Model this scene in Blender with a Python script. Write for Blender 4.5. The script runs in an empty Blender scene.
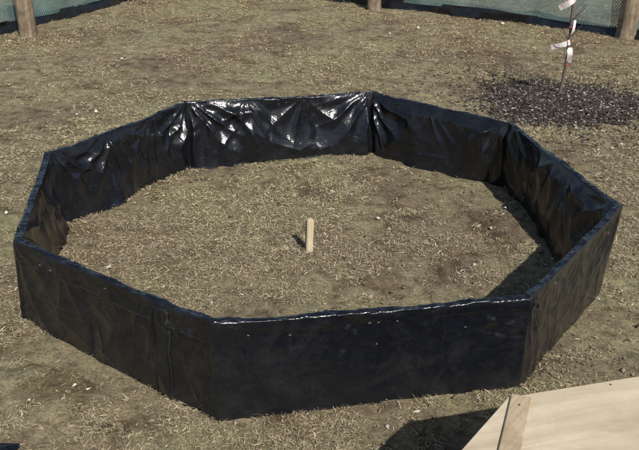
import bpy, numpy as np, math
from mathutils import Matrix, Vector
rng=np.random.default_rng(7)
# ---------------- camera (solved from the octagon) ----------------
F_,PITCH,ROLL,HC=810.1468,0.4317,0.0201,1.9232
cp,sp=math.cos(PITCH),math.sin(PITCH)
fw=np.array([0,cp,-sp]);rt=np.array([1,0,0.]);up=np.array([0,sp,cp])
cr,sr=math.cos(ROLL),math.sin(ROLL)
R_=rt*cr+up*sr;U_=up*cr-rt*sr;C_=np.array([0,0,HC])
def unp(px,py,z=0.):
    d=fw*F_+R_*(px-319.5)-U_*(py-225)
    return C_+d*((z-HC)/d[2])
scn=bpy.context.scene
cd=bpy.data.cameras.new('camera');cam=bpy.data.objects.new('camera',cd);scn.collection.objects.link(cam)
cd.sensor_width=36;cd.lens=F_/639*36;cd.clip_end=2000
M=Matrix.Identity(4)
for i in range(3):
    M[i][0]=R_[i];M[i][1]=U_[i];M[i][2]=-fw[i];M[i][3]=C_[i]
cam.matrix_world=M;scn.camera=cam
# ---------------- light ----------------
SUN_EL=math.radians(42);sdir=np.array([0.40,-0.915]);sdir/=np.linalg.norm(sdir)
sv=Vector((sdir[0]*math.cos(SUN_EL),sdir[1]*math.cos(SUN_EL),math.sin(SUN_EL)))
sl=bpy.data.lights.new('sun','SUN');sl.energy=5.0;sl.angle=math.radians(0.5);sl.color=(1,0.955,0.89)
so=bpy.data.objects.new('sun',sl);scn.collection.objects.link(so);so.rotation_euler=sv.to_track_quat('Z','Y').to_euler();so.location=sv*20
w=bpy.data.worlds.new('World');scn.world=w;w.use_nodes=True
nt=w.node_tree;bg=nt.nodes['Background'];sky=nt.nodes.new('ShaderNodeTexSky')
sky.sky_type='NISHITA';sky.sun_disc=False;sky.sun_elevation=SUN_EL;sky.sun_rotation=math.atan2(sdir[0],sdir[1])
nt.links.new(sky.outputs[0],bg.inputs[0]);bg.inputs[1].default_value=0.095
scn.view_settings.view_transform='Standard';scn.view_settings.look='None';scn.view_settings.exposure=0
# ---------------- noise ----------------
def hsh(ix,iy,seed):
    h=(ix.astype(np.int64)*374761393+iy.astype(np.int64)*668265263+seed*974711)&0xffffffff
    h=((h^(h>>13))*1274126177)&0xffffffff
    return ((h^(h>>16))&0xffff)/65535.
def vn(x,y,seed=0):
    x=np.asarray(x,float);y=np.asarray(y,float)
    ix=np.floor(x);iy=np.floor(y);fx=x-ix;fy=y-iy
    fx=fx*fx*(3-2*fx);fy=fy*fy*(3-2*fy)
    a=hsh(ix,iy,seed);b=hsh(ix+1,iy,seed);c=hsh(ix,iy+1,seed);d=hsh(ix+1,iy+1,seed)
    return (a*(1-fx)+b*fx)*(1-fy)+(c*(1-fx)+d*fx)*fy-0.5
def fbm(x,y,seed=0,o=4):
    s=0;a=1.
    for k in range(o): s=s+a*vn(x*2**k,y*2**k,seed+k);a*=.5
    return s
# ---------------- mesh helpers ----------------
def npmesh(name,V,Fc,mat,smooth=True,parent=None,cols=None):
    me=bpy.data.meshes.new(name);V=np.asarray(V,np.float32);Fc=np.asarray(Fc,np.int32)
    n=Fc.shape[1];me.vertices.add(len(V));me.vertices.foreach_set('co',V.ravel())
    me.loops.add(Fc.size);me.loops.foreach_set('vertex_index',Fc.ravel())
    me.polygons.add(len(Fc));me.polygons.foreach_set('loop_start',np.arange(0,Fc.size,n,dtype=np.int32))
    me.polygons.foreach_set('use_smooth',np.full(len(Fc),smooth))
    me.update(calc_edges=True)
    if cols is not None:
        a=me.color_attributes.new('Col','FLOAT_COLOR','POINT')
        c=np.ones((len(V),4),np.float32);c[:,:3]=cols;a.data.foreach_set('color',c.ravel())
    me.materials.append(mat);ob=bpy.data.objects.new(name,me);scn.collection.objects.link(ob)
    if parent: ob.parent=parent
    return ob
def grid_faces(nu,nv,wrap=False):
    i=np.arange(nu if wrap else nu-1)[:,None];j=np.arange(nv-1)[None,:];i2=(i+1)%nu
    return np.stack([i*nv+j,i2*nv+j,i2*nv+j+1,i*nv+j+1],-1).reshape(-1,4)
def empty(name,loc=(0,0,0)):
    e=bpy.data.objects.new(name,None);e.location=loc;e.empty_display_size=.1;scn.collection.objects.link(e);return e
def box(name,c,ax,ay,az,mat,parent=None,bev=0.004):
    import bmesh
    bm=bmesh.new();vs=[]
    for z in(-.5,.5):
        for x,y in((-.5,-.5),(.5,-.5),(.5,.5),(-.5,.5)):
            vs.append(bm.verts.new(np.array(c)+np.array(ax)*x+np.array(ay)*y+np.array(az)*z))
    for f in((3,2,1,0),(4,5,6,7),(0,1,5,4),(1,2,6,5),(2,3,7,6),(3,0,4,7)): bm.faces.new([vs[k] for k in f])
    bmesh.ops.recalc_face_normals(bm,faces=bm.faces)
    if bev: bmesh.ops.bevel(bm,geom=bm.edges[:],offset=bev,segments=2,affect='EDGES')
    me=bpy.data.meshes.new(name);bm.to_mesh(me);bm.free();me.materials.append(mat)
    ob=bpy.data.objects.new(name,me);scn.collection.objects.link(ob)
    if parent: ob.parent=parent
    return ob
# ---------------- materials ----------------
def newmat(name):
    m=bpy.data.materials.new(name);m.use_nodes=True;n=m.node_tree
    return m,n,n.nodes['Principled BSDF'],n.nodes.new,n.links.new
def ramp(N,stops):
    r=N('ShaderNodeValToRGB');e=r.color_ramp.elements
    while len(e)<len(stops): e.new(.5)
    for k,(p,c) in enumerate(stops): e[k].position=p;e[k].color=(*c,1)
    return r
def noise(N,L,co,scale,detail=6,rough=.6,dist=0):
    t=N('ShaderNodeTexNoise');t.inputs['Scale'].default_value=scale;t.inputs['Detail'].default_value=detail
    t.inputs['Roughness'].default_value=rough;t.inputs['Distortion'].default_value=dist
    L(co,t.inputs['Vector']);return t
def mul(N,L,a,b_):
    m=N('ShaderNodeMix');m.data_type='RGBA';m.blend_type='MULTIPLY';m.inputs[0].default_value=1;L(a,m.inputs[6]);L(b_,m.inputs[7]);return m.outputs[2]
def wood(name,c1,c2,dirv=(1,0,0),sc=1.,lo=3,hi=45,stain=.75):
    """grain runs along dirv"""
    m,n,b,N,L=newmat(name);tc=N('ShaderNodeTexCoord')
    d=Vector(dirv).normalized();q=d.rotation_difference(Vector((1,0,0))).to_euler()
    rot=N('ShaderNodeMapping');rot.inputs['Rotation'].default_value=q;L(tc.outputs['Object'],rot.inputs['Vector'])
    mp=N('ShaderNodeMapping');mp.inputs['Scale'].default_value=(lo*sc,hi*sc,hi*sc)
    L(rot.outputs[0],mp.inputs['Vector']);t=noise(N,L,mp.outputs[0],1,6,.65,.8)
    r=ramp(N,[(.3,c1),(.7,c2)]);L(t.outputs[0],r.inputs[0])
    s=noise(N,L,tc.outputs['Object'],5,6,.7,.5);rs=ramp(N,[(.35,(stain,stain*.97,stain*.93)),(.6,(1,1,1))]);L(s.outputs[0],rs.inputs[0])
    L(mul(N,L,r.outputs[0],rs.outputs[0]),b.inputs['Base Color'])
    b.inputs['Roughness'].default_value=.8;b.inputs['Specular IOR Level'].default_value=.3
    bp=N('ShaderNodeBump');bp.inputs['Distance'].default_value=.002;bp.inputs['Strength'].default_value=.6
    L(t.outputs[0],bp.inputs['Height']);L(bp.outputs[0],b.inputs['Normal']);return m
# ground
mg,n,b,N,L=newmat('dry_lawn_soil');tc=N('ShaderNodeTexCoord');co=tc.outputs['Object']
t1=noise(N,L,co,.9,5,.6,.3);t2=noise(N,L,co,14,8,.75,.4);t3=noise(N,L,co,90,4,.8);t4=noise(N,L,co,3.5,6,.65,.5)
r1=ramp(N,[(.36,(.235,.182,.125)),(.5,(.325,.272,.172)),(.62,(.35,.312,.19))]);L(t1.outputs[0],r1.inputs[0])
r2=ramp(N,[(.3,(.30,.28,.26)),(.5,(.9,.9,.9)),(.72,(1.4,1.37,1.3))]);L(t2.outputs[0],r2.inputs[0])
r3=ramp(N,[(.3,(.5,.48,.45)),(.5,(1,1,1)),(.7,(1.45,1.42,1.35))]);L(t3.outputs[0],r3.inputs[0])
r4=ramp(N,[(.36,(.56,.51,.46)),(.5,(1,1,1)),(.64,(1.02,1.05,.97))]);L(t4.outputs[0],r4.inputs[0])
L(mul(N,L,mul(N,L,mul(N,L,r1.outputs[0],r4.outputs[0]),r2.outputs[0]),r3.outputs[0]),b.inputs['Base Color']);b.inputs['Roughness'].default_value=.95;b.inputs['Specular IOR Level'].default_value=.15
ad=N('ShaderNodeMath');L(t2.outputs[0],ad.inputs[0]);L(t3.outputs[0],ad.inputs[1])
bp=N('ShaderNodeBump');bp.inputs['Distance'].default_value=.02;bp.inputs['Strength'].default_value=.9;L(ad.outputs[0],bp.inputs['Height']);L(bp.outputs[0],b.inputs['Normal'])
def attrmat(name,rough=.8,spec=.25):
    m,n,b,N,L=newmat(name);a=N('ShaderNodeAttribute');a.attribute_name='Col';L(a.outputs['Color'],b.inputs['Base Color'])
    b.inputs['Roughness'].default_value=rough;b.inputs['Specular IOR Level'].default_value=spec;return m
mgrass=attrmat('dead_grass_blades');mst=attrmat('stones',.85)
# film
def film(name,c1,c2,ra,rb,ior=1.5):
    m,n,b,N,L=newmat(name);tc=N('ShaderNodeTexCoord');co=tc.outputs['Object']
    a1=noise(N,L,co,5,4,.5,1.0);a2=noise(N,L,co,30,4,.55,1.5)
    rr=N('ShaderNodeMapRange');L(a1.outputs[0],rr.inputs[0]);rr.inputs[1].default_value=.3;rr.inputs[2].default_value=.7;rr.inputs[3].default_value=ra;rr.inputs[4].default_value=rb;L(rr.outputs[0],b.inputs['Roughness'])
    dr=noise(N,L,co,7,9,.8,.2);r=ramp(N,[(.47,c1),(.76,c2)]);L(dr.outputs[0],r.inputs[0]);L(r.outputs[0],b.inputs['Base Color'])
    b.inputs['IOR'].default_value=ior
    sub=N('ShaderNodeMath');sub.operation='SUBTRACT';sub.inputs[1].default_value=.5;L(a2.outputs[0],sub.inputs[0])
    ab=N('ShaderNodeMath');ab.operation='ABSOLUTE';L(sub.outputs[0],ab.inputs[0])
    bp=N('ShaderNodeBump');bp.inputs['Distance'].default_value=.010;bp.inputs['Strength'].default_value=.28;L(ab.outputs[0],bp.inputs['Height']);L(bp.outputs[0],b.inputs['Normal'])
    return m
mf=film('black_plastic_film',(.006,.0068,.0095),(.022,.0225,.025),.12,.23,1.5)
mdust_sheen=film('dusty_painted_sheen_hem',(.010,.011,.013),(.05,.05,.05),.25,.35)  # dusty fold; lighter base colour also paints in the sheen along the seams

# ---------------- ground ----------------
def gz(x,y):
    return fbm(x*1.1,y*1.1,3,3)*.03+fbm(x*9,y*9,11,3)*.018
def axis(lo,hi,step,far):
    a=list(np.arange(lo,hi+1e-6,step));s=step;x=lo;pre=[]
    while x>-far: s*=1.35;x-=s;pre.append(x)
    s=step;x=a[-1];post=[]
    while x<far: s*=1.35;x+=s;post.append(x)
    return np.array(pre[::-1]+a+post)
gx=axis(-5,5,.025,400);gy=axis(1.2,13,.025,400)
X,Y=np.meshgrid(gx,gy,indexing='ij');Z=gz(X,Y)-.004
npmesh('ground',np.stack([X,Y,Z],-1).reshape(-1,3),grid_faces(len(gx),len(gy)),mg)

# ---------------- octagonal bed ----------------
H=.4255
topo=[(13,241),(45,154),(184,102),(373,91),(513,123),(623,206),(531,299),(212,324)]
To=np.array([unp(*q,H)[:2] for q in topo])
outb={0:(22,319),7:(219,422),6:(519,390),5:(600,292)}
inb={1:(62,223),2:(188,166),3:(372,153),4:(508,190)}
ctr=To.mean(0)
def inset(P,d):
    out=[]
    for i in range(8):
        p0,p1,p2=P[i-1],P[i],P[(i+1)%8]
        e1=(p1-p0)/np.linalg.norm(p1-p0);e2=(p2-p1)/np.linalg.norm(p2-p1)
        n1=np.array([-e1[1],e1[0]]);n2=np.array([-e2[1],e2[0]])
        if n1@(ctr-p1)<0:n1=-n1
        if n2@(ctr-p1)<0:n2=-n2
        m=(n1+n2);m/=np.linalg.norm(m);out.append(p1+m*d/(m@n1))
    return np.array(out)
Ti=inset(To,.030)
Bo=To.copy()
for k,q in outb.items(): Bo[k]=unp(*q)[:2]
Bi=inset(Bo,.05)
for k,q in inb.items(): Bi[k]=unp(*q)[:2]
NU=260;NV=76;NR=9;NVI=66
S=np.linspace(0,1,NU,endpoint=False)
def ss_(a,b,x):
    t=np.clip((x-a)/(b-a),0,1);return t*t*(3-2*t)
def creases(n,W,Hh,amp,wid,lng,seed,s,t,p=(.3,.3,.3,.1)):
    r=np.random.default_rng(seed);d=np.zeros_like(s)
    for k in range(n):
        cx,ct=r.uniform(-.05,W+.05),r.uniform(0,Hh);a=r.choice([r.normal(.9,.35),r.normal(-.9,.35),r.normal(1.57,.3),r.normal(0,.3)],p=list(p))
        Ln=lng*r.uniform(.5,1.6);wd=wid*r.uniform(.5,1.8);am=amp*r.uniform(.3,1.3)*r.choice([1,-1],p=[.65,.35])
        dx=s-cx;dt=t-ct;l=dx*math.cos(a)+dt*math.sin(a);q=-dx*math.sin(a)+dt*math.cos(a)+.5*l*l/Ln*r.uniform(-1,1)
        wq=np.where(q>0,wd,wd*r.uniform(.35,1))
        d+=am*np.exp(-(np.sqrt((q/wq)**2+.05)-.22))*np.clip(1-(l/Ln)**2,0,1)**1.5
    return d
def pleats(W,Hh,pins,s,t,seed,amp):
    """folds radiating down from points where the film is pinned to the board"""
    r=np.random.default_rng(seed);d=np.zeros_like(s)
    for (p,k) in pins:
        dx=s-p;dt=Hh+.02-t;rad=np.hypot(dx,dt);th=np.arctan2(dx,dt)
        ph=r.uniform(0,6);f=r.uniform(5,8)
        wv=np.sin(f*th+ph+2.5*fbm(th*1.5+p*9,rad*3,seed,2))
        wv=1-2*np.abs(wv)**.8
        d+=amp*k*wv*np.clip(rad/.22,0,1)*np.exp(-(rad/.34)**2)
    return d
nprof=NV+NR+NVI
V=np.zeros((8*NU,nprof,3))
pinsets=[[(0,1),(.5,.6),(1,1)],[(0,1.1),(.38,1.2),(.7,.7),(1,1.3)],[(0,1),(.3,.7),(.62,.8),(1,1)],[(0,1),(.45,.35),(1,.8)],[(0,.9),(.6,.5),(1,.7)],[(0,.8),(1,.8)],[(0,.8),(1,.8)],[(0,.8),(1,.8)]]
for i in range(8):
    j=(i+1)%8
    L3=np.linalg.norm(To[j]-To[i]);e=(To[j]-To[i])/L3;nin=np.array([-e[1],e[0]])
    if nin@(ctr-To[i])<0:nin=-nin
    s=S[:,None];lerp=lambda P:P[i][None]*(1-s)+P[j][None]*s
    to,ti,bo,bi=lerp(To),lerp(Ti),lerp(Bo),lerp(Bi)
    cd_=np.minimum(S,1-S)*L3
    cfade=np.clip(cd_/.02,0,1)[:,None]
    sag=-.008*np.sin(S*math.pi)+fbm(S*6+i*9,S*0,31,4)*.009
    # outer face: taut film over boards
    t=np.linspace(-.03,1,NV);sm=np.repeat((S*L3)[:,None],NV,1);tm=np.repeat((t*H)[None],NU,0)
    d=creases(40,L3,H,.0036,.0075,.20,100+i,sm,tm,(.25,.25,.25,.25))+fbm(sm*3,tm*2,60+i,2)*.010
    d+=creases(9,L3,H,.009,.024,.28,130+i,sm,tm,(.3,.3,.25,.15))
    d+=pleats(L3,H,[(0,.6),(L3*.25,.4),(L3*.5,.4),(L3*.75,.4),(L3,.6)],sm,tm,300+i,.009)
    d*=np.clip((H-tm)/.03,0,1)*cfade
    fl=.092+.008*fbm(sm*3,tm*0,5,2)
    if i==7: d+=.005*ss_(-.002,.002,tm-(H-fl))*np.clip((H-tm)/.02,0,1)
    elif i==6: d+=.004*ss_(-.003,.003,tm-(H-fl*.45))*np.clip((H-tm)/.02,0,1)
    xy=bo[:,None]*(1-t)[None,:,None]+to[:,None]*t[None,:,None]-nin*d[...,None]
    blk=V[i*NU:(i+1)*NU]
    blk[:,:NV,:2]=xy;blk[:,:NV,2]=t[None]*(H+sag[:,None])
    # rim
    q=np.linspace(0,1,NR+2)[1:-1];ang=q*math.pi
    rx=.5-.5*np.cos(ang)
    bump=.004*np.sin(ang)**.5
    rw=fbm((S*L3)[:,None]*16,q[None]*2,90+i,3)*.008+.008*np.maximum(0,fbm((S*L3)[:,None]*40,q[None]*1+.0,95+i,2))
    blk[:,NV:NV+NR,:2]=to[:,None]*(1-rx)[None,:,None]+ti[:,None]*rx[None,:,None]+nin*(fbm(S*L3*9,S*0,33+i,3)*.009*cfade[:,0])[:,None,None]
    blk[:,NV:NV+NR,2]=H+sag[:,None]+bump[None]+rw
    # inner face: loose film
    t=np.linspace(1,-.04,NVI);sm=np.repeat((S*L3)[:,None],NVI,1);tm=np.repeat((t*H)[None],NU,0)
    d=creases(11,L3,H,.018,.040,.30,200+i,sm,tm)+creases(14,L3,H,.004,.009,.22,240+i,sm,tm)+fbm(sm*2.4,tm*1.8,160+i,2)*.045+.018
    d+=pleats(L3,H,[(p*L3,k) for p,k in pinsets[i]],sm,tm,400+i,.020)
    d+=np.exp(-cd_/.14)[:,None]*(np.sin(sm*48+5*fbm(sm*3,tm*3,7+i,2))*.012+.012)
    d*=np.clip((H-tm)/.07,0,1)*np.clip(cd_/.05,0.25,1)[:,None]
    d=np.maximum(d,-.02)
    tt=np.clip(t,0,1);fl_={1:.42,2:.34}.get(i,.28);prof=tt-fl_*np.sin(math.pi*tt)*(1-tt)
    prof=np.where(t<0,t,prof)
    d+=.03*np.exp(-tm/.05)*(fbm(sm*6,sm*0,70+i,2)+.2)
    if i==0: d*=.75
    xy=bi[:,None]*(1-prof)[None,:,None]+ti[:,None]*prof[None,:,None]+nin*d[...,None]
    blk[:,NV+NR:,:2]=xy;blk[:,NV+NR:,2]=t[None]*(H+sag[:,None])
bed=empty('octagonal_raised_bed',(0,0,0))
npmesh('plastic_liner',V.reshape(-1,3),grid_faces(8*NU,nprof,True),mf,True,bed)
# overlap strip and folded hems on the near-left panel (proud of the liner)
def outn(i):
    e=To[(i+1)%8]-To[i];e/=np.linalg.norm(e);nn=np.array([-e[1],e[0],0.])
    return -nn if nn[:2]@(ctr-To[i])>0 else nn
def patch(name,i,ua,ub,ja,jb,off,mat,wig=0,seed=1):
    nn=outn(i);a=i*NU+int(round(ua*NU));b_=min(i*NU+int(round(ub*NU)),(i+1)*NU-2)
    sub=V[a:b_+1,ja:jb+1].copy();m,k=sub.shape[:2]
    sub=sub+nn*off
    if wig:
        jj=np.arange(ja,jb+1)
        e=To[(i+1)%8]-To[i];e=np.r_[e/np.linalg.norm(e),0]
        if k>m: sub+=e*(fbm(jj*.05,jj*0,seed,3)*wig)[None,:,None]
        else: sub[...,2]+=(fbm(np.arange(m)*.02,np.arange(m)*0,seed,3)*wig)[:,None]
    sub[0]-=nn*off*1.5;sub[-1]-=nn*off*1.5;sub[:,0]-=nn*off*1.5;sub[:,-1]-=nn*off*1.5
    npmesh(name,sub.reshape(-1,3),grid_faces(m,k),mat,True,bed)
patch('overlap_strip',7,.20,.265,0,NV-3,.007,mf,.008,3)
patch('strip_hem_1',7,.1965,.2045,0,NV-4,.009,mdust_sheen,.008,3)
patch('strip_hem_2',7,.2615,.2695,0,NV-4,.009,mdust_sheen,.008,3)
jh=int(NV*(1-.092/H*.97))
patch('fold_hem_1',7,.275,.985,jh-1,jh+1,.004,mdust_sheen,.006,9)
patch('fold_hem_2',7,.01,.195,jh-1,jh+1,.004,mdust_sheen,.006,12)
mstap,n,b,N,L=newmat('staple_metal');b.inputs['Base Color'].default_value=(.5,.5,.5,1);b.inputs['Metallic'].default_value=.6;b.inputs['Roughness'].default_value=.4
r=np.random.default_rng(4);sv_=[];sf_=[]
for i,nn in((6,7),(7,4),(5,2),(2,3)):
    for k in range(nn):
        u=r.uniform(.05,.95);tt=r.choice([r.uniform(.86,.95),r.uniform(.5,.9)],p=[.6,.4])
        iu=i*NU+int(u*NU);jv=int(NV*tt*.97)
        if i==2: jv=NV+NR+int(r.uniform(.03,.15)*NVI)
        P=V[iu,jv];T=V[iu+1,jv]-P;T/=np.linalg.norm(T);Up=V[iu,jv+1]-P;Up/=np.linalg.norm(Up);Nn=np.cross(T,Up);Nn/=np.linalg.norm(Nn)
        if i==2: Nn=Nn if Nn[:2]@(ctr-P[:2])>0 else -Nn
        else: Nn=Nn if Nn[:2]@(ctr-P[:2])<0 else -Nn
        a=r.uniform(-.5,.5);T2=T*math.cos(a)+Up*math.sin(a);U2=np.cross(Nn,T2)
        l=r.uniform(.003,.005);w_=.0009;P=P+Nn*.002;o=len(sv_)
        for z in(0,.0015):
            for x,y in((-1,-1),(1,-1),(1,1),(-1,1)): sv_.append(P+T2*l*x+U2*w_*y+Nn*z)
        sf_+=[[o+a_ for a_ in f] for f in((3,2,1,0),(4,5,6,7),(0,1,5,4),(1,2,6,5),(2,3,7,6),(3,0,4,7))]
npmesh('staples',sv_,sf_,mstap,False,bed)
# ---------------- stake ----------------
mw=wood('stake_timber',(.46,.37,.24),(.66,.57,.41),(0,0,1))
P=unp(309,253);st=empty('wooden_stake',(P[0],P[1],0))
sw=.036;a=.35
ax=np.array([math.cos(a),math.sin(a),0])*sw;ay=np.array([-math.sin(a),math.cos(a),0])*sw
box('stake_post',(0,0,.08),ax,ay,(0.004,0,.235),mw,st,.005)
# ---------------- plywood box ----------------
HB=.5
A=unp(508,397,HB);B=unp(639,376,HB);Lp=unp(461,450,HB)
ex=(B-A)/np.linalg.norm(B-A);el=(Lp-A)/np.linalg.norm(Lp-A)
mp_=wood('plywood_face',(.46,.37,.245),(.62,.53,.385),ex,.5,3,34,.84);mb=wood('batten_timber',(.36,.27,.165),(.56,.45,.295),el,1,3,60,.65)
pb=empty('plywood_box',(0,0,0))
W1,L1=1.3,.75;up3=np.array([0,0,1.])
box('top_panel',A+ex*W1/2+el*L1/2-up3*.0075,ex*W1,el*L1,up3*.015,mp_,pb,.002)
def wall(name,P0,e1,l1,nrm,mat,z1,th=.018):
    c=np.array(P0)+e1*l1/2;c[2]=z1/2;box(name,c+nrm*th/2,e1*l1,nrm*th,up3*z1,mat,pb,.002)
wall('back_panel',A+ex*.02+el*.01,ex,W1-.04,el,mp_,HB-.017)
wall('left_panel',A+el*.035+ex*.01,el,L1-.06,ex,mp_,HB-.017)
wall('front_panel',A+el*(L1-.02)+ex*.02,ex,W1-.04,-el,mp_,HB-.017)
wall('right_panel',A+el*.035+ex*(W1-.01),el,L1-.06,-ex,mp_,HB-.017)
zt=HB+.008;b1=unp(521.5,395,zt);b2=unp(509,452,zt);eb=(b2-b1)/np.linalg.norm(b2-b1);en=np.array([-eb[1],eb[0],0])
c=b1+eb*.33;c[2]=HB+.0045
box('edge_batten',c,en*.056,eb*.66,up3*.007,mb,pb,.002)
msc,n,b,N,L=newmat('screw_steel');b.inputs['Base Color'].default_value=(.12,.11,.10,1);b.inputs['Metallic'].default_value=.7;b.inputs['Roughness'].default_value=.5
sv2=[];sf2=[]
for c0,z in [(b1+eb*.05,HB+.0082),(b1+eb*.28,HB+.0082)]+[(A+ex*q+el*.03,HB+.0005) for q in (.35,.62,.9)]:
    o=len(sv2);sv2.append((c0[0],c0[1],z+.0012))
    for q in range(10): sv2.append((c0[0]+.0035*math.cos(q*.6283),c0[1]+.0035*math.sin(q*.6283),z+.0008))
    sf2+=[(o,o+1+q,o+1+(q+1)%10) for q in range(10)]
npmesh('screws',sv2,sf2,msc,False,pb)
# ---------------- fence ----------------
def fpt(x,y): return unp(x,y)[:2]
path=[fpt(-260,80),fpt(-100,58),fpt(0,34),fpt(65,18),fpt(130,1)]
p0=path[-1]
path+=[p0+np.array([.5,.75]),np.array([-1.2,12.55]),fpt(330,1),fpt(440,13),fpt(560,28),fpt(639,40),fpt(760,62),fpt(950,90)]
path=np.array(path)
seg=np.r_[0,np.cumsum(np.linalg.norm(np.diff(path,axis=0),axis=1))]
ss=np.arange(0,seg[-1],.06);px=np.interp(ss,seg,path[:,0]);py=np.interp(ss,seg,path[:,1])
fn=empty('netting_fence')
mn,n,b,N,L=newmat('windbreak_netting');uvn=N('ShaderNodeAttribute');uvn.attribute_name='Col'
b.inputs['Roughness'].default_value=.5
fc=noise(N,L,uvn.outputs['Color'],3,4,.6);r_=ramp(N,[(.35,(.08,.155,.15)),(.65,(.18,.26,.245))]);L(fc.outputs[0],r_.inputs[0]);L(r_.outputs[0],b.inputs['Base Color'])
sx=N('ShaderNodeSeparateColor');L(uvn.outputs['Color'],sx.inputs[0])
def mth(op,a,b_=None,v=None):
    k=N('ShaderNodeMath');k.operation=op;L(a,k.inputs[0])
    if b_ is not None:L(b_,k.inputs[1])
    elif v is not None:k.inputs[1].default_value=v
    return k.outputs[0]
pA=mth('ADD',sx.outputs[0],sx.outputs[1]);pB=mth('SUBTRACT',sx.outputs[0],sx.outputs[1])
def line(p): return mth('GREATER_THAN',mth('PINGPONG',p,v=.016),v=.0100)
mx=mth('MAXIMUM',line(pA),line(pB))
tr=N('ShaderNodeBsdfTransparent');ms=N('ShaderNodeMixShader');L(mx,ms.inputs[0]);L(tr.outputs[0],ms.inputs[1]);L(b.outputs[0],ms.inputs[2])
L(ms.outputs[0],n.nodes['Material Output'].inputs['Surface'])
hz=np.linspace(.10,1.5,24)
FV=np.zeros((len(ss),len(hz),3));FC=np.zeros_like(FV)
bl=fbm(ss[:,None]*2,hz[None]*2,44,3)*.06
dn=np.stack([np.gradient(py),-np.gradient(px)],-1);dn/=np.linalg.norm(dn,axis=1)[:,None]
FV[...,0]=px[:,None]+dn[:,0:1]*bl;FV[...,1]=py[:,None]+dn[:,1:2]*bl;FV[...,2]=hz[None]+.012*np.sin(ss*3)[:,None]
FC[...,0]=ss[:,None];FC[...,1]=hz[None]+.02*fbm(ss[:,None]*3,hz[None]*3,8,2)
npmesh('netting',FV.reshape(-1,3),grid_faces(len(ss),len(hz)),mn,True,fn,FC.reshape(-1,3))
hb=np.linspace(-.03,.12,8);BV=np.zeros((len(ss),8,3))
bl2=fbm(ss[:,None]*3,hb[None]*8,45,3)*.05+.02*(1-hb[None]/.12)
BV[...,0]=px[:,None]+dn[:,0:1]*(bl2-.01);BV[...,1]=py[:,None]+dn[:,1:2]*(bl2-.01);BV[...,2]=hb[None]+fbm(ss*2,ss*0,3,2)[:,None]*.02
npmesh('base_skirt',BV.reshape(-1,3),grid_faces(len(ss),8),mf,True,fn)
mpst=wood('weathered_post',(.13,.095,.065),(.36,.28,.195),(0,0,1),1,2,28,.45)
def post(x,y,rad,name='fence_post'):
    P=unp(x,y);nh,na=30,24;vv=[]
    hh=np.linspace(-.05,1.65,nh)
    for k,h in enumerate(hh):
        for a in range(na):
            th=a/na*2*math.pi;c2=math.cos(th);s2=math.sin(th)
            rd=rad*(1+.18*fbm(np.array(c2*1.5+x),np.array(s2*1.5+h*1.2),5,3)+.25*max(0,.12-h))*(1-.06*h)
            vv.append((rd*c2+.02*math.sin(h*2+x),rd*s2,h))
    ff=[(k*na+a,k*na+(a+1)%na,(k+1)*na+(a+1)%na,(k+1)*na+a) for k in range(nh-1) for a in range(na)]
    c=len(vv);vv.append((0.02*math.sin(3.3+x),0,1.655))
    tri=[((nh-1)*na+a,(nh-1)*na+(a+1)%na,c) for a in range(na)]
    me=bpy.data.meshes.new(name);me.from_pydata([tuple(map(float,v)) for v in vv],[],ff+tri);me.materials.append(mpst)
    for p in me.polygons:p.use_smooth=True
    ob=bpy.data.objects.new(name,me);ob.location=(P[0],P[1],0);scn.collection.objects.link(ob)
post(27,35,.095);post(374,9,.095);post(627,38,.115);post(-160,72,.1);post(800,66,.1)
# ---------------- mulch bed and sapling ----------------
mc=unp(566,103);ar,br_=.76,.70
def inmulch(x,y,k=1.):
    th=np.arctan2(y-mc[1],x-mc[0]);rr=np.hypot((x-mc[0])/ar,(y-mc[1])/br_)
    return rr+.35*fbm(np.cos(th)*2+5,np.sin(th)*2,2,3)+.25*fbm(x*8,y*8,55,3)<k
def chips(n,xs,ys,zs,size,flat,colf,seed):
    r=np.random.default_rng(seed)
    base=np.array([(1,0,0),(0,1,0),(-1,0,0),(0,-1,0),(0,0,1),(0,0,-1)],float)
    fc=np.array([(0,1,4),(1,2,4),(2,3,4),(3,0,4),(1,0,5),(2,1,5),(3,2,5),(0,3,5)])
    v=base[None]*(1+r.uniform(-.35,.35,(n,6,1)));v=v+r.uniform(-.25,.25,(n,6,3))
    v[:,:,0]*=(size*r.uniform(.8,1.6,n))[:,None];v[:,:,1]*=(size*r.uniform(.5,1,n))[:,None];v[:,:,2]*=(size*flat)[:,None]
    a=r.uniform(0,6.28,n);tl=r.normal(0,.35,n)
    x,y,z=v[...,0],v[...,1],v[...,2]
    x,z=x*np.cos(tl)[:,None]-z*np.sin(tl)[:,None],x*np.sin(tl)[:,None]+z*np.cos(tl)[:,None]
    x,y=x*np.cos(a)[:,None]-y*np.sin(a)[:,None],x*np.sin(a)[:,None]+y*np.cos(a)[:,None]
    v=np.stack([x+xs[:,None],y+ys[:,None],z+zs[:,None]],-1)
    f=(fc[None]+np.arange(n)[:,None,None]*6).reshape(-1,3)
    return v.reshape(-1,3),f,np.repeat(colf,6,0)
n=19000;xs=mc[0]+rng.normal(0,.47,n);ys=mc[1]+rng.normal(0,.47,n)
k=np.array(inmulch(xs,ys,1))|(rng.random(n)<.25);xs,ys=xs[k],ys[k];n=len(xs)
g=rng.random(n);cc=np.where((g<.88)[:,None],np.array([[.038,.031,.026]])*rng.uniform(.5,2.0,(n,1)),np.array([[.29,.26,.22]])*rng.uniform(.5,1.6,(n,1)))
rad=np.hypot(xs-mc[0],ys-mc[1]);zz=gz(xs,ys)+.05*np.clip(1-rad/.6,0,1)+rng.uniform(0,.012,n)
v,f,c=chips(n,xs,ys,zz,rng.uniform(.005,.016,n),.45,cc,3)
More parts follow.
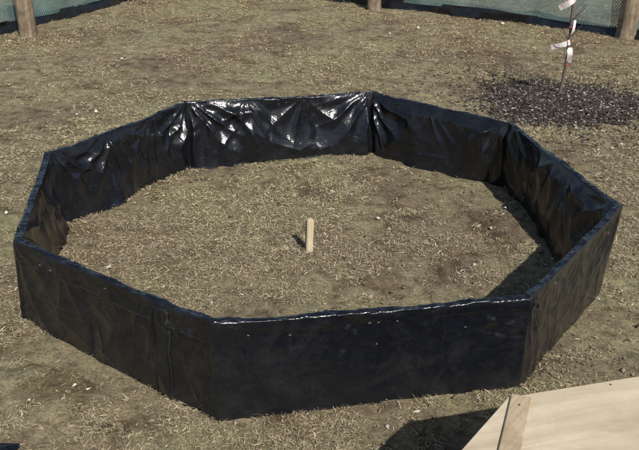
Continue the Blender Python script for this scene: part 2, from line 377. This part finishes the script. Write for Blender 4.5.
npmesh('mulch_bed',v,f,mst,False,None,c)
mbase,nn_,b,N,L=newmat('mulch_soil');b.inputs['Base Color'].default_value=(.03,.024,.019,1);b.inputs['Roughness'].default_value=1
rr_=np.linspace(0,1,14);tt=np.linspace(0,2*math.pi,64,endpoint=False)
lim=.82-.3*fbm(np.cos(tt)*2+5,np.sin(tt)*2,2,3)
XX=mc[0]+ar*rr_[None]*(lim*np.cos(tt))[:,None];YY=mc[1]+br_*rr_[None]*(lim*np.sin(tt))[:,None]
RD=np.hypot(XX-mc[0],YY-mc[1]);ZZ=gz(XX,YY)+.048*np.clip(1-RD/.6,0,1)+.006-.03*(rr_[None]**6)
npmesh('mulch_soil',np.stack([XX,YY,ZZ],-1).reshape(-1,3),grid_faces(64,14,True),mbase)
mbk=wood('sapling_bark',(.07,.05,.045),(.18,.14,.12),(0,0,1),2)
T0=unp(558,99);sp_=empty('sapling_tree',(T0[0],T0[1],0))
def tube(name,pts,r0,r1,mat,parent,na=9):
    pts=np.array(pts,float);m=len(pts);vv=[]
    for k in range(m):
        t=pts[min(k+1,m-1)]-pts[max(k-1,0)];t/=np.linalg.norm(t);a=np.cross(t,(.3,1,.1));a/=np.linalg.norm(a);b2=np.cross(t,a)
        rr=(r0+(r1-r0)*k/(m-1))*(1+.12*math.sin(k*2.3))
        for q in range(na):
            th=q/na*6.2832;vv.append(pts[k]+rr*(a*math.cos(th)+b2*math.sin(th)))
    ff=[(k*na+q,k*na+(q+1)%na,(k+1)*na+(q+1)%na,(k+1)*na+q) for k in range(m-1) for q in range(na)]
    return npmesh(name,vv,ff,mat,True,parent)
hts=np.linspace(0,1.75,24)
def trk(h): return np.array([.035*h+.02*math.sin(h*5),.01*math.sin(h*4),h])
tube('trunk',[trk(h) for h in hts],.016,.006,mbk,sp_)
r=np.random.default_rng(12)
for k,h in enumerate([.3,.42,.5,.55,.62,.68,.74,.85,.95,1.05,1.15,1.25,1.35,1.45,1.55,1.62]):
    a=r.uniform(0,6.28);l=r.uniform(.1,.28)*(1 if h>.7 else .8);p=trk(h);pts=[p]
    for q in range(6):
        pts.append(pts[-1]+l/6*np.array([math.cos(a)*.7,math.sin(a)*.7,.6+.1*q])+r.normal(0,.006,3))
    tube('branch_%d'%k,pts,.0055,.002,mbk,sp_,6)
mtag,nn_,b,N,L=newmat('plant_label_plastic');tc=N('ShaderNodeTexCoord');t=noise(N,L,tc.outputs['Object'],30,2,.5);r_=ramp(N,[(.5,(.6,.58,.57)),(.66,(.6,.36,.34))]);L(t.outputs[0],r_.inputs[0]);L(r_.outputs[0],b.inputs['Base Color']);b.inputs['Roughness'].default_value=.4
mred,nn_,b,N,L=newmat('red_tie');b.inputs['Base Color'].default_value=(.45,.06,.05,1)
def tag(h,dx,dz,l,wd,mat,name):
    p=trk(h);e=np.array([dx,-.02,dz]);e/=np.linalg.norm(e);q=np.cross(e,(0,1,0));q/=np.linalg.norm(q)
    nu=8;vv=[];
    for k in range(nu):
        c=p+e*(l*k/(nu-1))+np.array([0,-.02-.02*math.sin(k*.6),0])
        for s2 in(-1,1):
            for o in(0,.0015): vv.append(c+q*wd/2*s2+np.array([0,o,0]))
    ff=[]
    for k in range(nu-1):
        a=k*4;b_=a+4;ff+=[(a,b_,b_+2,a+2),(a+1,a+3,b_+3,b_+1),(a,a+1,b_+1,b_),(a+2,b_+2,b_+3,a+3)]
    ff+=[(0,2,3,1),(vv.__len__()-4,len(vv)-3,len(vv)-1,len(vv)-2)]
    npmesh(name,vv,ff,mat,False,sp_)
tag(.50,-1,-.35,.16,.045,mtag,'plant_label_1');tag(.86,-.8,-.6,.14,.05,mtag,'plant_label_2');tag(.45,.12,-1,.13,.045,mtag,'plant_label_3');tag(.56,.2,1,.12,.02,mtag,'plant_label_4')
for k,h in enumerate((.5,.86,.3,.62)):
    tube('tie_%d'%k,[trk(h)+np.array([.019*math.cos(a),.019*math.sin(a),0]) for a in np.linspace(0,6.3,14)],.004,.004,mred if k!=1 else mtag,sp_,6)

# ---------------- dead grass ----------------
def blades(n,y0,y1,seed,lw=1.):
    r=np.random.default_rng(seed)
    y=y0+(y1-y0)*r.random(n)**1.25
    hw=.42*np.hypot(y,HC)*1.12+.35
    x=r.uniform(-1,1,n)*hw
    dens=fbm(x*1.8,y*1.8,21,4)+.8*fbm(x*9,y*9,22,3)
    keep=r.random(n)<np.clip(.42+dens*2.8-.12*(np.hypot(x-ctr[0],y-ctr[1])<1.4),.03,1)
    keep&=~np.array(inmulch(x,y,.88));x,y=x[keep],y[keep];n=len(x);dens=dens[keep]
    dist=np.hypot(y,HC);L=np.exp(r.normal(math.log(.0165),.45,n))*(1+.2*(dist/4-1));L=np.clip(L,.006,.065);wd=r.uniform(.0009,.0020,n)*np.clip(dist/3.2,1,3)*lw
    a=r.uniform(0,6.283,n)+1.2*fbm(x*6,y*6,9,2);up_=np.clip(np.abs(r.normal(.0,.28,n))+.05,0,1.2);
    tall=r.random(n)<.03;up_[tall]=r.uniform(.6,1.2,tall.sum())
    dx,dy,dz=np.cos(a)*np.cos(up_),np.sin(a)*np.cos(up_),np.sin(up_)
    px,py_=-np.sin(a),np.cos(a);z=gz(x,y)+r.uniform(-.002,.006,n)
    bend=r.normal(0,.3,n)*L
    V=np.zeros((n,5,3))
    tw=r.normal(0,.5,n)
    for k,(f,w2) in enumerate(((0,1),(0,-1),(.5,.9),(.5,-.9),(1,0))):
        V[:,k,0]=x+dx*L*f+px*(wd/2*w2+bend*f*f);V[:,k,1]=y+dy*L*f+py_*(wd/2*w2+bend*f*f)
        V[:,k,2]=z+dz*L*f*(1.25-.45*f)+wd*w2*tw*.5+.001
    f1=np.array([(0,1,3),(0,3,2),(2,3,4)]);Fc=(f1[None]+np.arange(n)[:,None,None]*5).reshape(-1,3)
    g=r.random(n)[:,None];big=np.clip(.5+2.4*fbm(x*.8,y*.8,77,3),0,1)[:,None]
    straw=np.array([[.52,.44,.29]]);tan=np.array([[.39,.32,.20]]);olive=np.array([[.255,.255,.125]]);brown=np.array([[.18,.135,.09]])
    c=np.where(g<.24,straw,np.where(g<.50,tan,np.where(g<.50+.34*big+.02,olive,brown)))
    far=np.clip((y[:,None]-5.5)/4,0,1)
    c=c*r.uniform(.6,1.35,(n,1))*(1-far*np.array([[.06,.13,.18]]))
    return V.reshape(-1,3),Fc,np.repeat(c,5,0)
parts=[blades(500000,1.9,6.,1),blades(230000,5.5,12.5,2,1.1)]
o=0;VV=[];FF=[];CC=[]
for v,f,c in parts: VV.append(v);FF.append(f+o);CC.append(c);o+=len(v)
npmesh('dead_grass',np.concatenate(VV),np.concatenate(FF),mgrass,False,None,np.concatenate(CC))
# ---------------- clods, pebbles ----------------
n=9000;ys=1.9+9.5*rng.random(n)**1.1;xs=rng.uniform(-1,1,n)*(.47*ys+.5)
g=rng.random(n);cc=np.where((g<.93)[:,None],np.array([[.20,.155,.11]])*rng.uniform(.4,1.5,(n,1)),np.array([[.45,.42,.38]])*rng.uniform(.5,1.2,(n,1)))
sz=np.exp(rng.normal(math.log(.0055),.42,n));sz=np.clip(sz,.002,.018)
v1=chips(n,xs,ys,gz(xs,ys)+sz*.4,sz,.6,cc,9)
npmesh('pebbles',v1[0],v1[1],mst,False,None,v1[2])
pal=[(378,222,.014),(192,193,.012),(184,196,.008),(505,211,.011),(96,112,.03),(77,115,.02),(502,24,.03),(390,34,.025),(418,28,.03),(122,60,.02),(598,150,.015),(75,386,.01),(590,398,.01),(310,152,.01),(470,270,.008),(250,212,.008),(576,128,.02),(6,212,.02),(283,272,.007)]
P=np.array([unp(a,b_) for a,b_,_ in pal]);sz=np.array([q[2] for q in pal])
v1=chips(len(pal),P[:,0],P[:,1],gz(P[:,0],P[:,1])+sz*.35+.004,sz,.6,np.tile([[.55,.52,.47]],(len(pal),1)),5)
npmesh('pale_stones',v1[0],v1[1],mst,True,None,v1[2])
# folded scrap of film, front-left corner
P=unp(-22,462);u=np.linspace(-.5,.5,40);UU,WW=np.meshgrid(u,u,indexing='ij')
zz=.02+.02*np.exp(-((UU+WW)/.25)**2)+fbm(UU*4,WW*4,4,3)*.015-.05*np.maximum(np.abs(UU),np.abs(WW))**4*8
V2=np.stack([P[0]+UU*.22+.02*fbm(WW*4,UU,3,2),P[1]+WW*.18,np.maximum(zz,.004)+0.004],-1)
npmesh('plastic_sheet_scrap',V2.reshape(-1,3),grid_faces(40,40),mf)
